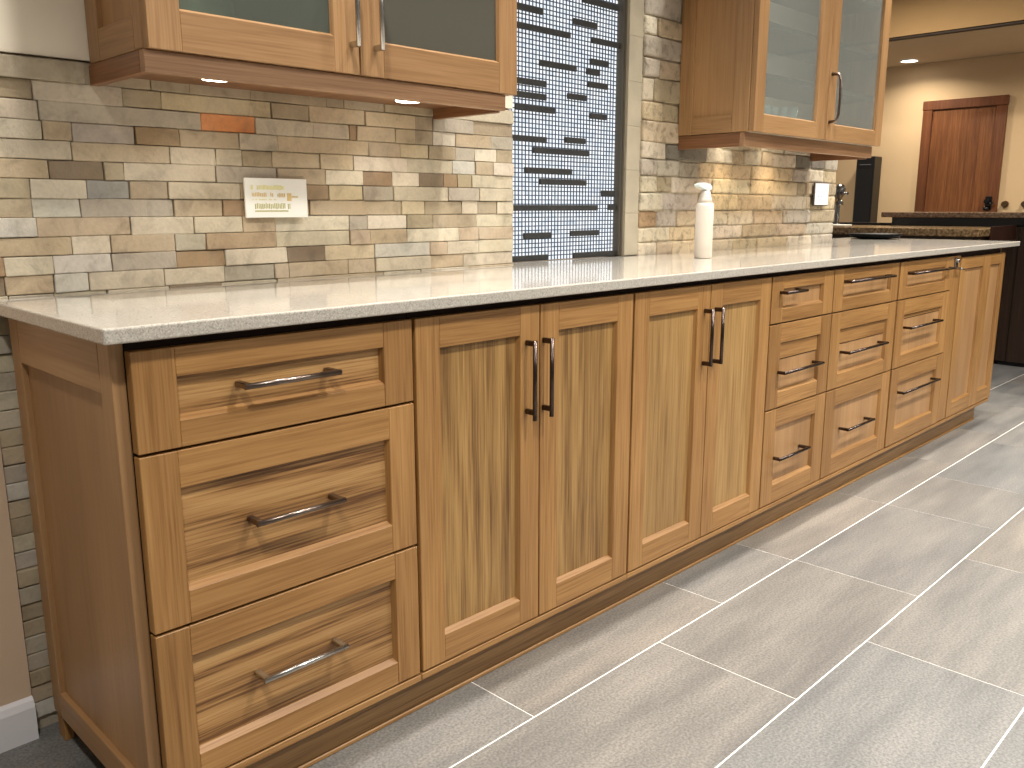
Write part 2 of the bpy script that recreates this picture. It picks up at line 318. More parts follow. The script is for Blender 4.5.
while z1 > .02:                                         # courses below the counter
    z0 = max(z1-.0371, .002); x = -.052
    while x < 1.388:
        x1 = x+random.choice((.09, .13, .18, .24))
        if x1 > 1.32: x1 = 1.388
        d = random.uniform(-.004, .004)
        box(bm, x+g, x1-g, WL+d, .566, z0+g, z1-g, bev=.0022, col=scol(random.choice('LTGGKSKW')), jit=.0012, seg=2)
        x = x1
    z1 = z0
    if z1 < .03: break
obj('wall_left_stone', bm, LEDGE, kind='structure')
bm = B()
box(bm, 2.081, 3.672, .5985, .80, .0, 2.7, col=s2l(204, 192, 166)); box(bm, 2.052, 2.0805, .6125, .80, .0, 2.7, col=s2l(190, 178, 152))
g = .0012
rows_r = [(ZB[i], ZB[i+1], RIGHT[i]) for i in range(len(RIGHT))]
z = 1.83
while z < 2.68:
    rows_r.append((min(z+.075, 2.7), z, None)); z += .075
z = .905
while z > .05:
    rows_r.append((z, z-.06, None)); z -= .06
for za, zb, r in rows_r:
    if r is None:
        r = []; x = 2.08
        while x < 3.60: r.append((x, random.choice('GLTKGL'))); x += random.choice((.13, .17, .22, .28))
    r = list(r)
    while 3.672-r[-1][0] > .36: r.append((r[-1][0]+random.choice((.16, .2, .26)), random.choice('GLTKGL')))
    for i, (x, c) in enumerate(r):
        if i == 0: x = 2.081
        x1 = r[i+1][0] if i+1 < len(r) else 3.676
        d = random.uniform(-.005, .003)
        box(bm, x+g, x1-g, WR_+d, .612, zb+g, za-g, bev=.0075, col=scol(c, 10), jit=.003, seg=3)
obj('wall_right_stone', bm, TUMBLE, kind='structure')
# painted walls
bm = B(); box(bm, -2.45, -.054, .540, .72, 0, 2.7); obj('wall_left', bm, PAINT2, kind='structure')
bm = B(); box(bm, -2.45, -2.3, -5, .539, 0, 2.7); obj('wall_light_block', bm, plain('light_block_grey', s2l(176, 168, 156), .85), kind='structure')  # unseen wall, added to keep ambient light off the left side
bm = B(); box(bm, -.054, 1.388, .553, .72, 1.374, 2.7); obj('wall_back', bm, PAINTU, kind='structure')
bm = B(); box(bm, 8.9, 9.05, -4, 6, 0, 2.5); obj('wall_far', bm, PAINT, kind='structure')
bm = B(); box(bm, 7.38, 9.05, -4, 6, 2.501, 2.6); box(bm, 7.34, 7.379, -4, 6, 2.51, 3.2, mi=1); box(bm, 7.33, 7.40, -4, 6, 2.488, 2.5, mi=2)
obj('ceiling', bm, [CEILP, BEAMP, plain('dark_reveal', s2l(48, 34, 24), .7)], kind='structure')
bm = B(); box(bm, -2.45, 7.33, -5, 6, 3.1, 3.2); obj('ceiling_main', bm, plain('white_ceiling_paint', s2l(226, 220, 208), .9), kind='structure')  # unseen room ceiling, put in to cut ambient light and bounce fill
bm = B()
prof = [(0, 0), (-.014, 0), (-.014, .073), (-.009, .087), (-.002, .093), (0, .093)]
ring = [[bm.verts.new((x, .5395+p[0], p[1])) for p in prof] for x in (-2.29, -.0535)]
for i in range(len(prof)):
    j = (i+1) % len(prof); bm.faces.new((ring[0][i], ring[0][j], ring[1][j], ring[1][i]))
bm.faces.new(ring[0]); bm.faces.new(ring[1])
obj('baseboard_left', bm, BASEW, kind='structure')
# cream jamb beside the screen
CREAMT = plain('cream_jamb_tile', s2l(178, 168, 146), .5, noise=.09, nscale=14)
bm = B(); z = .917
while z < 2.6:
    box(bm, 2.0025, 2.079, .596, .611, z, z+.1497, bev=.0015, seg=2); z += .150
obj('trim_1', bm, CREAMT, kind='structure')

# ------------------------------------------------------------------ lit mosaic screen
scr = thing('mosaic_screen', (1.7, .63, .918), 'backlit panel of tiny pale blue glass squares with dark bars between two stone walls', 'wall panel')
def mosaic_mat():
    m = bpy.data.materials.new('backlit_glass_mosaic'); m.use_nodes = True; nt = m.node_tree; nt.nodes.clear(); L = nt.links.new
    o = N(nt, 'ShaderNodeOutputMaterial'); e = N(nt, 'ShaderNodeEmission')
    tc = N(nt, 'ShaderNodeTexCoord'); n = N(nt, 'ShaderNodeTexNoise'); n.inputs['Scale'].default_value = 38; n.inputs['Detail'].default_value = 2
    L(tc.outputs['Object'], n.inputs['Vector']); r = ramp(nt, [(.3, s2l(214, 222, 230)), (.5, s2l(236, 241, 246)), (.68, s2l(252, 253, 255))])
    L(n.outputs['Fac'], r.inputs['Fac']); L(r.outputs['Color'], e.inputs[0]); e.inputs[1].default_value = 1.4
    L(e.outputs[0], o.inputs[0]); return m
bm = B(); box(bm, 1.40, 1.9805, .634, .64, .917, 2.58); obj('light_panel', bm, mosaic_mat(), scr)
CW, CH = .0157, .0139
bm = B(); x = 1.40
while x < 1.978: box(bm, x-.0018, x+.0018, .6315, .6335, .917, 2.58); x += CW
z = .917+CH
while z < 2.58: box(bm, 1.40, 1.9805, .6310, .633, z-.0016, z+.0016); z += CH
obj('grid', bm, plain('slate_blue_grid', s2l(54, 70, 92), .5), scr)
bars = [(1.41,1.592,1.683),(1.735,1.856,1.677),(1.41,1.722,1.630),(1.829,1.9795,1.631),(1.780,1.974,1.750),(1.577,1.754,1.532),(1.825,1.922,1.564),(1.807,1.875,1.530),(1.816,1.919,1.490),(1.42,1.609,1.470),(1.42,1.609,1.430),(1.468,1.649,1.392),(1.713,1.806,1.444),(1.826,1.914,1.390),(1.42,1.611,1.299),(1.700,1.804,1.305),(1.550,1.824,1.266),(1.511,1.737,1.203),(1.581,1.813,1.169),(1.898,1.971,1.136),(1.42,1.876,1.086),(1.935,1.9795,1.087),(1.507,1.638,0.998),(1.734,1.884,1.001),(1.42,1.620,0.9265),(1.750,1.9795,0.9265)]
DARKT = plain('dark_grey_glass_bar', s2l(44, 44, 43), .55, noise=.15, nscale=40)
for a, b, zc in bars:
    bm = B(); box(bm, a, b, .618, .6262, zc-.0092, zc+.0092, bev=.001); obj('dark_bar', bm, DARKT, scr)
bm = B(); box(bm, 1.981, 2.0015, .606, .66, .917, 2.58, bev=.002); box(bm, 1.988, 1.993, .603, .6058, .917, 2.58)
obj('frame', bm, plain('dark_bronze_frame', s2l(92, 86, 74), .4, .3), scr)
bm = B(); box(bm, 1.39, 2.05, .665, .72, .0, 2.7); obj('wall_recess', bm, PAINT2, kind='structure')

# ------------------------------------------------------------------ shaker fronts
def front(bm, x0, x1, z0, z1, sw, rt, rb, ya=0.0, th=.02, dep=.012, panel=3, frame_only=False, ch=.005, mats=(0, 1)):
    v, h = mats
    box(bm, x0, x0+sw, ya, ya+th, z0, z1, bev=.0012, mi=v)
    box(bm, x1-sw, x1, ya, ya+th, z0, z1, bev=.0012, mi=v)
    box(bm, x0+sw, x1-sw, ya+.0003, ya+th, z1-rt, z1, bev=.0008, mi=h)
    box(bm, x0+sw, x1-sw, ya+.0003, ya+th, z0, z0+rb, bev=.0008, mi=h)
    a, b, c, d = x0+sw, x1-sw, z0+rb, z1-rt
    o = [bm.verts.new(p) for p in ((a, ya+.0012, c), (b, ya+.0012, c), (b, ya+.0012, d), (a, ya+.0012, d))]
    i = [bm.verts.new(p) for p in ((a+ch*.4, ya+dep, c+ch*1.6), (b-ch, ya+dep, c+ch*1.6), (b-ch, ya+dep, d-ch*.4), (a+ch*.4, ya+dep, d-ch*.4))]
    for k in range(4):
        f = bm.faces.new((o[k], o[(k+1) % 4], i[(k+1) % 4], i[k])); f.material_index = h if k in (0, 2) else v
    if not frame_only:
        box(bm, a, b, ya+dep, ya+th, c, d, mi=panel)
def pull_h(name, x0, x1, z, parent, mat=None, ya=0.0, so=.027, label=None):
    bm = B(); r = .0052
    tube(bm, [(x0, ya-so, z), (x1, ya-so, z)], r, 12)
    for x in (x0+.007, x1-.007):
        box(bm, x-.006, x+.006, ya-so, ya, z-.005, z+.005, bev=.0015)
    return obj(name, bm, mat or BRONZE, parent, label)
def pull_v(name, x, z0, z1, parent, mat=None, ya=0.0, so=.027, over=0.0, label=None):
    bm = B()
    tube(bm, [(x, ya-so, z0-over), (x, ya-so, z1+.003)], .0052, 12)
    for z in (z0+.006, z1-.004):
        box(bm, x-.005, x+.005, ya-so, ya, z-.006, z+.006, bev=.0015)
    return obj(name, bm, mat or BRONZE, parent, label)
ZT, ZBt = .8725, .1155
WM = [WD['v'], WD['h'], WD['d'], PANEL_H]; WMV = [WD['v'], WD['h'], WD['d'], PANEL_V]; WMP = [WD['v'], WD['h'], WD['d'], PANEL_P]
YB = .540
def carcass(root, x0, x1, yb=YB, left=None, right=None):
    bm = B()
    box(bm, x0, x1, .0215, yb, .098, .8895, mi=1)
    obj('body', bm, [WD['v'], GAPM], root)
    bm = B(); box(bm, x0, x1, .0, .0210, .097, .1108, bev=.001, mi=0); obj('bottom_rail', bm, WD['h'], root)

# --- unit 1 : three drawers with the end panel
X0, XE = -.012, 4.376
u = thing('base_cabinet', (.27, .3, .0), 'oak base cabinet with three wide drawers and panelled side, nearest end of the run', 'cabinet')
carcass(u, .002, .5485, yb=.511)
d1, d2 = .7077, .405
def drawer(root, x0, x1, z0, z1, sw, rt, rb, hx0, hx1, hz, mats, mat=None, groove=None, dlab=None, hlab=None):
    bm = B(); front(bm, x0, x1, z0, z1, sw, rt, rb)
    d = obj('drawer', bm, mats, root, dlab)
    if groove:
        bm = B(); box(bm, x0+sw+.004, x1-sw-.006, .0105, .012, groove-.0014, groove+.0014); obj('panel_groove', bm, GAPM, d)
        bm = B(); box(bm, x0+sw+.004, x1-sw-.006, .0085, .0118, groove+.0016, z1-rt-.004, mi=0); obj('panel_board', bm, WD['h'], d)
    pull_h('handle', hx0, hx1, hz, d, mat, ya=0.0 if hz > z1-rt or hz < z0+rb else .012, so=.027 if hz > z1-rt else .037, label=hlab)
    return d
drawer(u, .0, .5455, d1+.0026, ZT, .070, .047, .044, .172, .360, .797, WM)
drawer(u, .0, .5455, d2+.0026, d1-.0026, .062, .062, .057, .178, .358, .556, WM)
drawer(u, .0, .5455, ZBt, d2-.0026, .058, .054, .048, .172, .350, .264, WM, mat=STEEL, hlab='bright steel bar handle')
bm = B()
# side panel: frame around a sunk panel
def sidepanel(bm, xo, xi, ya, yb, z0, z1, fs, bs, rt, rb, s=1, pm=2, back=.011):
    """xo outer face x, xi inner; s=+1 panel sinks toward +x"""
    a, b = min(xo, xi), max(xo, xi)
    box(bm, a, b, ya, ya+fs, z0, z1, bev=.003, mi=0, seg=2)
    box(bm, a, b, yb-bs, yb, z0, z1, bev=.0015, mi=0)
    box(bm, a+.0002, b, ya+fs, yb-bs, z1-rt, z1, bev=.001, mi=1)
    box(bm, a+.0002, b, ya+fs, yb-bs, z0, z0+rb, bev=.001, mi=1)
    if s > 0: box(bm, a+back, b, ya+fs, yb-bs, z0+rb, z1-rt, mi=pm)
    else: box(bm, a, b-back, ya+fs, yb-bs, z0+rb, z1-rt, mi=pm)
sidepanel(bm, -.022, .0005, .022, .512, .060, .8895, .048, .048, .088, .055)
obj('end_panel', bm, [PANEL_S, PANEL_SH, PANEL_S], u)
bm = B(); box(bm, -.018, .0, .475, .510, .0, .0595, bev=.001); obj('foot', bm, WD['v'], u)

# --- units 2 and 3 : pairs of doors
def pair(x0, x1, xm, hx, z0h, z1h, label, mats, loc, over):
    u = thing('base_cabinet', (loc, .3, .0), label, 'cabinet'); carcass(u, x0-.001, x1+.001)
    for k, (a, b) in enumerate(((x0+.0022, xm-.0018), (xm+.0018, x1-.0022))):
        bm = B(); front(bm, a, b, ZBt, ZT, .063, .064, .062)
        d = obj('door', bm, mats, u); pull_v('handle', hx[k], z0h, z1h, d, over=over, mat=DARKB)
pair(.5515, 1.266, .9150, (.870, .926), .628, .795, 'oak base cabinet with a pair of strongly grained doors, right beside the wide drawers', WMV, .9, .012)
pair(1.2695, 1.978, 1.628, (1.598, 1.653), .645, .805, 'oak base cabinet with a pair of pale even-grained doors, left of the narrow drawer stacks', [WD['v'], WD['h'], WD['d'], wood('pale_door_panel_oak', 'z', s2l(166, 131, 80), s2l(136, 102, 58), s2l(183, 149, 97), 1.0)], 1.62, .0)

# --- units 4,5,6 : drawer stacks
DA, DB_ = .722, .441
def stack(x0, x1, fx1, label, hs, grooves=(None, .602, None), sw=.075):
    u = thing('base_cabinet', ((x0+x1)/2, .3, .0), label, 'cabinet'); carcass(u, x0-.001, x1+.001)
    zs = [(DA+.0026, ZT, .040, .044), (DB_+.0026, DA-.0026, .062, .050), (ZBt, DB_-.0026, .062, .062)]
    for (a, b, rt, rb), (ha, hb, hz), gr in zip(zs, hs, grooves):
        drawer(u, x0+.002, fx1-.002, a, b, sw, rt, rb, ha, hb, hz, WMP, groove=gr, mat=DARKB)
    if fx1 < x1-.01:
        bm = B(); box(bm, fx1+.001, x1-.001, .001, .021, ZBt, ZT, bev=.003); obj('stile', bm, WD['v'], u)
    return u
stack(1.981, 2.419, 2.419, 'oak base cabinet with three drawers, the narrowest drawer stack, beside the pale doors',
      [(2.03, 2.17, .822), (2.045, 2.325, .562), (2.05, 2.265, .272)])
stack(2.4225, 3.010, 3.000, 'oak base cabinet with three drawers, middle one of the three drawer stacks past the doors',
      [(2.50, 2.90, .828), (2.53, 2.88, .570), (2.57, 2.81, .276)])
uF = stack(3.0135, 3.716, 3.605, 'three-drawer oak base cabinet with small chrome catch, last stack before the end door',
      [(3.09, 3.57, .825), (3.11, 3.47, .603), (3.09, 3.51, .335)], grooves=(None, .64, .405))
bm = B(); box(bm, 3.628, 3.662, -.006, .0005, .822, .866, bev=.002); tube(bm, [(3.645, -.016, .852), (3.645, -.006, .852)], .009, 12)
tube(bm, [(3.652, -.02, .818), (3.700, -.02, .812)], .004, 8); box(bm, 3.645, 3.655, -.022, -.002, .812, .824, bev=.001)
obj('catch', bm, STEEL, uF, 'chrome catch')
# --- unit 7 : end door with two sunk panels
u = thing('base_cabinet', (4.05, .3, .0), 'oak base cabinet with one tall double-panelled door, far end of the run', 'cabinet')
bm = B(); box(bm, 3.718, 4.362, .0215, YB, .098, .8895, mi=1); box(bm, 3.720, 4.362, .5405, .84, .098, .8895); obj('body', bm, [WD['v'], GAPM], u)
bm = B(); box(bm, 3.718, 4.362, .0, .021, .097, .1108, bev=.001); obj('bottom_rail', bm, WD['h'], u)
bm = B()
front(bm, 3.722, 4.10, ZBt, ZT-.012, .060, .050, .064, panel=3); front(bm, 4.1005, 4.372, ZBt, ZT-.012, .052, .050, .064, panel=3)
obj('door', bm, WMP, u)
bm = B(); box(bm, 4.3625, 4.376, .0215, .84, .098, .8895, bev=.001); obj('end_panel', bm, WD['v'], u)
# plinth
bm = B(); box(bm, .060, 4.300, .045, .070, .0, .0965); box(bm, .060, .082, .0705, .51, .0, .0965)
box(bm, .055, 4.300, .040, .0445, .0, .010, bev=.002, mi=1)
obj('plinth', bm, [wood('plinth_oak', 'x', s2l(158, 122, 78), s2l(124, 90, 52), s2l(176, 140, 92), 1.0), WD['h']], None, 'continuous oak toe-kick board on the floor under the whole cabinet run', 'plinth')

# ------------------------------------------------------------------ countertop
bm = B()
out = [(-.0446, -.025), (4.512, -.025), (4.512, .86), (3.684, .86), (3.684, .583), (2.079, .583), (2.079, .592), (2.0025, .592), (2.0025, .604), (1.3895, .604), (1.3895, .545), (-.0446, .545)]
bot = [bm.verts.new((x, y, .8903)) for x, y in out]; top = [bm.verts.new((x, y, .915)) for x, y in out]
bm.faces.new(bot[::-1]); bm.faces.new(top); n = len(out)
for i in range(n): bm.faces.new((bot[i], bot[(i+1) % n], top[(i+1) % n], top[i]))
es = [e for e in bm.edges if all(v.co.z > .91 for v in e.verts) or (abs(e.verts[0].co.z-e.verts[1].co.z) > .01) or all(v.co.z < .9 for v in e.verts)]
es = [e for e in es if all(v.co.y < 0 for v in e.verts) or all(v.co.x < 0 for v in e.verts) or all(v.co.x > 4.5 for v in e.verts)]
bmesh.ops.bevel(bm, geom=es, offset=.0035, segments=3, profile=.5, affect='EDGES')
obj('countertop', bm, QUARTZ, None, 'long pale speckled quartz countertop lying over the oak base cabinets', 'countertop')

# ------------------------------------------------------------------ upper cabinets
SHELFM = plain('grey_green_shelf', s2l(30, 36, 33), .5)
GL_A = glassm('grey_green_frosted_glass', (.62, .67, .62, 1), .30, s2l(132, 138, 128))
GL_B = glassm('smoked_glass', (.30, .30, .27, 1), .60, s2l(108, 106, 94))
GL_C = glassm('cabinet_glass', (.90, .92, .89, 1), .18, s2l(200, 204, 198))
UM = [WU['v'], WU['h'], WU['d'], WU['v']]
def upper(x0, x1, ztop, zbot, label, doors, glasses, shelves, rail, handle, sidefs, puckx, sidebs, rec=.010, up=0.0):
    yf, yb = .276, .5475 if x0 < 1 else .587
    u = thing('wall_cabinet', ((x0+x1)/2, (yf+yb)/2, zbot), label, 'cabinet')
    bm = B(); t = .016
    box(bm, x1-t, x1-.001, yf+.021, yb, zbot, ztop, mi=1)
    box(bm, x0+.020, x0+.022, yf+.021, yb, zbot, ztop, mi=0)
    box(bm, x0+.022, x1-t, yb-.008, yb, zbot, ztop, mi=0)
    box(bm, x0+.022, x1-t, yf+.021, yb-.008, zbot, zbot+.014, mi=0)
    box(bm, x0+.022, x1-t, yf+.021, yb-.008, ztop-.014, ztop, mi=0)
    obj('body', bm, [INSIDE, WU['v']], u)
    bm = B(); sidepanel(bm, x0, x0+.0195, yf+.0215, yb, zbot, ztop, sidefs, sidebs, .07, .060); obj('side_panel', bm, [WU['v'], WU['d'], PANEL_P], u)
    for z in shelves:
        bm = B(); box(bm, x0+.023, x1-t-.001, yf+.035, yb-.009, z-.009, z+.009); obj('shelf', bm, SHELFM, u)
    for (a, b), gm, (hx, hz0, hz1) in zip(doors, glasses, handle):
        bm = B(); front(bm, a, b, zbot-.0005, ztop, .0625 if x0 < 1 else .066, .075, .071 if x0 < 1 else .060, ya=yf, frame_only=True, ch=.003, dep=.010)
        d = obj('door', bm, UM, u)
        bm = B(); sw = .062 if x0 < 1 else .0655
        box(bm, a+sw-.004, b-sw+.004, yf+.0105, yf+.0145, zbot+.058, ztop-.071); obj('glass_pane', bm, gm, d)
        if hx and x0 > 1:
            bm = B(); zz = [(0, 1.415), (.028, 1.418), (.036, 1.44), (.038, 1.50), (.036, 1.57), (.028, 1.592), (0, 1.595)]
            tube(bm, [(hx, yf-p, q) for p, q in zz], [.007, .0055, .005, .005, .005, .0055, .007], 12)
            obj('handle', bm, BRONZE, d)
        elif hx: pull_v('handle', hx, hz0, hz1, d, mat=STEEL if x0 < 1 else None, ya=yf, over=.0)
    ra, rb_, rz = rail
    bm = B(); box(bm, ra, rb_, yf+rec, yf+rec+.020, rz, zbot-.0015, bev=.0012, mi=0)
    box(bm, ra, ra+.018, yf+rec+.0205, yb, rz, zbot-.0015, bev=.001, mi=1)
    box(bm, rb_-.018, rb_, yf+rec+.0205, yb, rz-.004, zbot-.0015, bev=.001, mi=1)
    obj('light_rail', bm, [RAILW, RAILY], u)
    bm = B(); box(bm, ra+.019, rb_-.019, yf+rec+.021, yb, zbot-.0175+up, zbot-.0015); obj('underside_panel', bm, RAILY, u)
    for px in puckx:
        bm = B(); lathe(bm, px[0], px[1], [(.030, zbot-.0265+up), (.033, zbot-.024+up), (.033, zbot-.0178+up)], 24); pk = obj('puck_light', bm, PUCK, u)
    return u
PUCK = emis('puck_light_glow', (1, .9, .74, 1), 14)
UL = upper(.186, 1.1235, 2.20, 1.366, 'oak wall cabinet with grey glass doors hung on the left stone wall', [(.1885, .6425), (.6455, 1.1235)], [GL_A, GL_B], [1.64, 1.92],
      (.183, 1.092, 1.326), [(.622, 1.417, 1.60), (.684, 1.417, 1.60)], .032, [(.372, .385), (.875, .402)], .055)
UR = upper(2.300, 3.395, 2.20, 1.348, 'oak wall cabinet with two clear glass doors and shelves, hung on the right stone wall', [(2.3025, 2.838), (2.861, 3.3945)], [GL_C, GL_C], [1.548, 1.722, 1.92],
      (2.303, 3.392, 1.299), [(None, 0, 0), (2.880, 1.420, 1.585)], .066, [(2.60, .52), (2.95, .52)], .056, rec=.035, up=.0145)
bm = B(); box(bm, 2.8395, 2.8595, .277, .296, 1.348, 2.20, bev=.001); obj('centre_stile', bm, WU['v'], UR)
def interior_fill(x, y, z, h, p):  # added area light that brightens the wall cabinet interiors
    d = bpy.data.lights.new('cabinet_fill_light', 'AREA'); d.shape = 'RECTANGLE'; d.size = .012; d.size_y = h; d.energy = p; d.color = (1, .97, .90)
    o = bpy.data.objects.new('cabinet_fill_light', d); o.location = (x, y, z); o.rotation_euler = (PI/2, 0, 0); C.objects.link(o)
interior_fill(2.85, .305, 1.76, .76, .8); interior_fill(.215, .305, 1.76, .72, .35)
bm = B(); box(bm, .636, .650, .320, .538, 1.381, 2.185); obj('light_baffle', bm, INSIDE, UL)  # added divider that keeps the fill light in the left half
def puck_lamp(x, y, z, p, col):
    d = bpy.data.lights.new('puck_lamp', 'SPOT'); d.energy = p; d.color = col; d.spot_size = math.radians(130); d.spot_blend = .6; d.shadow_soft_size = .03
    o = bpy.data.objects.new('puck_lamp', d); o.location = (x, y, z); C.objects.link(o); return o
puck_lamp(.372, .385, 1.335, 2.2, (1, .92, .78)); puck_lamp(.875, .402, 1.335, 2.2, (1, .92, .78))
puck_lamp(2.62, .47, 1.318, 2.6, (1, .76, .48)); puck_lamp(2.98, .47, 1.318, 2.6, (1, .76, .48))

# glasses and reflection stand-ins inside the wall cabinets
CLEAR = glassm('clear_glassware', (.86, .93, .95, 1), .22, s2l(206, 232, 236), .02)
def tumbler(x, y, r, h, lab):
    t = thing('drinking_glass', (x, y, 1.3625), lab, 'glass', 'drinking glasses behind the right glass door')
    bm = B(); lathe(bm, x, y, [(r*.72, 1.3625), (r*.78, 1.3665), (r, 1.3625+h), (r*.93, 1.3625+h), (r*.70, 1.370)], 20, cap=False)
    obj('bowl', bm, CLEAR, t)
    bm = B(); lathe(bm, x, y, [(r*.70, 1.3630), (r*.74, 1.385)], 20); obj('base_highlight', bm, plain('pale_aqua_highlight', s2l(206, 236, 240), .1), t)  # solid pale aqua disc paints the bright highlight low in each glass
for k, (x, y, r, h) in enumerate(((2.42, .36, .028, .085), (2.50, .35, .026, .09), (2.57, .36, .027, .09), (2.64, .36, .028, .095), (2.72, .36, .030, .10))):
    tumbler(x, y, r, h, ('leftmost', 'second from left', 'middle', 'second from right', 'rightmost')[k]+' of the five clear drinking glasses behind the right wall cabinet door')
bm = B(); lathe(bm, .375, .42, [(.040, 1.3805), (.052, 1.40), (.056, 1.46), (.046, 1.54), (.030, 1.60), (.034, 1.62)], 28)
obj('reflected_shape', bm, plain('pale_green_reflection', s2l(176, 196, 176), .4), None, 'pale green shape standing in for a reflection in the left wall cabinet door', 'reflected_shape')  # added shape imitating a green reflection in the door glass
bm = B()
for k in range(7): tube(bm, [(.46+.019*k, .39, 1.3805), (.46+.019*k, .39, 1.452), (.46+.019*k, .47, 1.452), (.46+.019*k, .47, 1.3805)], .0018, 6)
for y, z in ((.39, 1.452), (.47, 1.452), (.39, 1.383), (.47, 1.383)): tube(bm, [(.455, y, z), (.58, y, z)], .002, 6)
obj('reflected_bars', bm, WHITE, None, 'small white bars standing in for a reflection in the left wall cabinet glass', 'reflected_pattern')  # added bars imitating a pale reflection in the door glass

# ------------------------------------------------------------------ wall plates, soap pump
INK = [plain('faded_yellow_print', s2l(236, 232, 176), .6), plain('faded_ochre_print', s2l(226, 200, 138), .6), plain('faded_olive_print', s2l(186, 184, 120), .6)]
pl = thing('wall_card', (.58, .54, 1.065), 'white card with faded yellow and ochre print fixed to the left stone wall', 'card')
bm = B(); box(bm, .4965, .660, .533, .5385, 1.0645, 1.1545, bev=.001); box(bm, .52, .64, .5386, .549, 1.08, 1.14); obj('card_face', bm, WHITE, pl)
bm = B(); rnd = random.Random(3)
def marks(bm, x0, x1, z, h, wmin, wmax, mi, gap=.0012, p=.12):
    x = x0
    while x < x1:
        ww = rnd.uniform(wmin, wmax)
        if rnd.random() > p: box(bm, x, min(x+ww, x1), .5322, .5329, z+rnd.uniform(0, h*.12), z+h*rnd.uniform(.82, 1), mi=mi)
        x += ww+gap
marks(bm, .512, .598, 1.128, .011, .004, .010, 0); marks(bm, .514, .572, 1.112, .010, .0016, .003, 1, .0018); marks(bm, .580, .600, 1.111, .010, .0016, .0028, 1, .002, .1)
marks(bm, .515, .575, 1.1045, .0028, .002, .004, 0, .001); marks(bm, .520, .612, 1.084, .014, .0016, .003, 2, .0022, .15); marks(bm, .512, .612, 1.078, .0035, .003, .008, 2, .0006, .05)
box(bm, .605, .616, .5322, .5329, 1.103, 1.121, mi=1); box(bm, .617, .634, .5322, .5329, 1.111, 1.114, mi=1)
obj('faded_print', bm, INK, pl)
sw = thing('light_switch_plate', (3.49, .58, 1.09), 'white wall plate with thin dark edge on the right end of the stone wall', 'switch')
bm = B(); box(bm, 3.418, 3.566, .5765, .584, 1.0935, 1.2015, bev=.0015); obj('dark_edge', bm, plain('dark_grey_plastic', s2l(70, 66, 62), .5), sw)
bm = B(); box(bm, 3.423, 3.561, .5735, .5762, 1.098, 1.197, bev=.001); obj('face', bm, plain('bright_white_plastic', s2l(250, 250, 252), .4), sw)
bm = B()
for x, z in ((3.45, 1.155), (3.485, 1.155), (3.45, 1.133), (3.485, 1.133), (3.46, 1.118)): box(bm, x, x+.014, .5728, .5734, z, z+.006)
obj('indicator_marks', bm, plain('pale_blue_print', s2l(206, 214, 226), .6), sw)

bt = thing('soap_pump', (2.098, .33, .915), 'white pump bottle standing on the countertop by the right stone wall', 'bottle')
bm = B(); lathe(bm, 2.098, .33, [(.027, .9155), (.0305, .918), (.0305, 1.088), (.029, 1.098), (.026, 1.102)], 36); obj('bottle_body', bm, plain('warm_white_plastic', s2l(238, 228, 214), .35), bt)
bm = B(); lathe(bm, 2.098, .33, [(.026, 1.1022), (.022, 1.115), (.018, 1.13), (.016, 1.142)], 28); obj('collar', bm, plain('warm_white_plastic_collar', s2l(232, 222, 208), .35), bt)
bm = B()
tube(bm, [(2.103, .33, 1.1425), (2.103, .33, 1.152)], .012, 16)
pf = [(2.121, 1.146), (2.121, 1.158), (2.108, 1.166), (2.072, 1.169), (2.044, 1.163), (2.043, 1.157), (2.060, 1.152), (2.085, 1.146)]
a = [bm.verts.new((x, .319, z)) for x, z in pf]; b = [bm.verts.new((x, .341, z)) for x, z in pf]
bm.faces.new(a); bm.faces.new(b[::-1])
for i in range(len(pf)): bm.faces.new((a[i], a[(i+1) % len(pf)], b[(i+1) % len(pf)], b[i]))
obj('pump_head', bm, plain('pale_aqua_plastic', s2l(224, 234, 230), .3), bt)

MATTB = plain('matt_black', s2l(10, 10, 11), .5); MATTB.node_tree.nodes['Principled BSDF'].inputs['Specular IOR Level'].default_value = .1
# black oval tray at the back of the counter
bm = B(); lathe(bm, 4.345, .655, [(.075, .9155), (.125, .925), (.140, .944), (.130, .944), (.112, .930), (.05, .928)], 40, sx=.95, sy=1.0)
obj('oval_tray', bm, MATTB, None, 'shallow black oval tray on the far back corner of the pale countertop', 'tray')

# ------------------------------------------------------------------ far room
BR = granite('brown_granite', s2l(122, 98, 68), s2l(84, 64, 44), s2l(156, 130, 94))
BRD = granite('grey_brown_granite', s2l(112, 92, 74), s2l(84, 66, 52), s2l(138, 116, 96))
DKW = wood('dark_walnut', 'z', s2l(52, 36, 24), s2l(32, 20, 14), s2l(66, 46, 30), .8, rough=.5)
REDW = wood('red_walnut', 'z', s2l(58, 32, 22), s2l(42, 22, 14), s2l(74, 44, 30), .8)
u = thing('sink_counter', (5.77, 1.3, 0), 'low brown granite counter with dark base, behind the far end of the pale countertop', 'counter')
bm = B(); box(bm, 5.40, 6.138, .44, 2.4, .903, .953, bev=.006, seg=2); obj('granite_top', bm, BR, u)
bm = B(); box(bm, 5.43, 6.13, .47, 2.38, .0, .9025); obj('base', bm, DKW, u)
bm = B(); box(bm, 5.62, 6.138, .425, .4395, .86, .965); obj('end_board', bm, REDW, u)
u = thing('bar_counter', (6.4, 0, 0), 'raised dark bar counter with grey-brown granite ledge, in front of the reddish door', 'counter')
bm = B(); box(bm, 6.10, 6.62, -1.6, 1.335, 1.014, 1.052, bev=.006, seg=2); obj('bar_top', bm, BRD, u)
bm = B(); box(bm, 6.15, 6.30, -1.58, 1.27, .9545, 1.0135); box(bm, 6.15, 6.30, 1.2705, 2.4, .9545, .972); obj('upstand', bm, BLACKM, u)
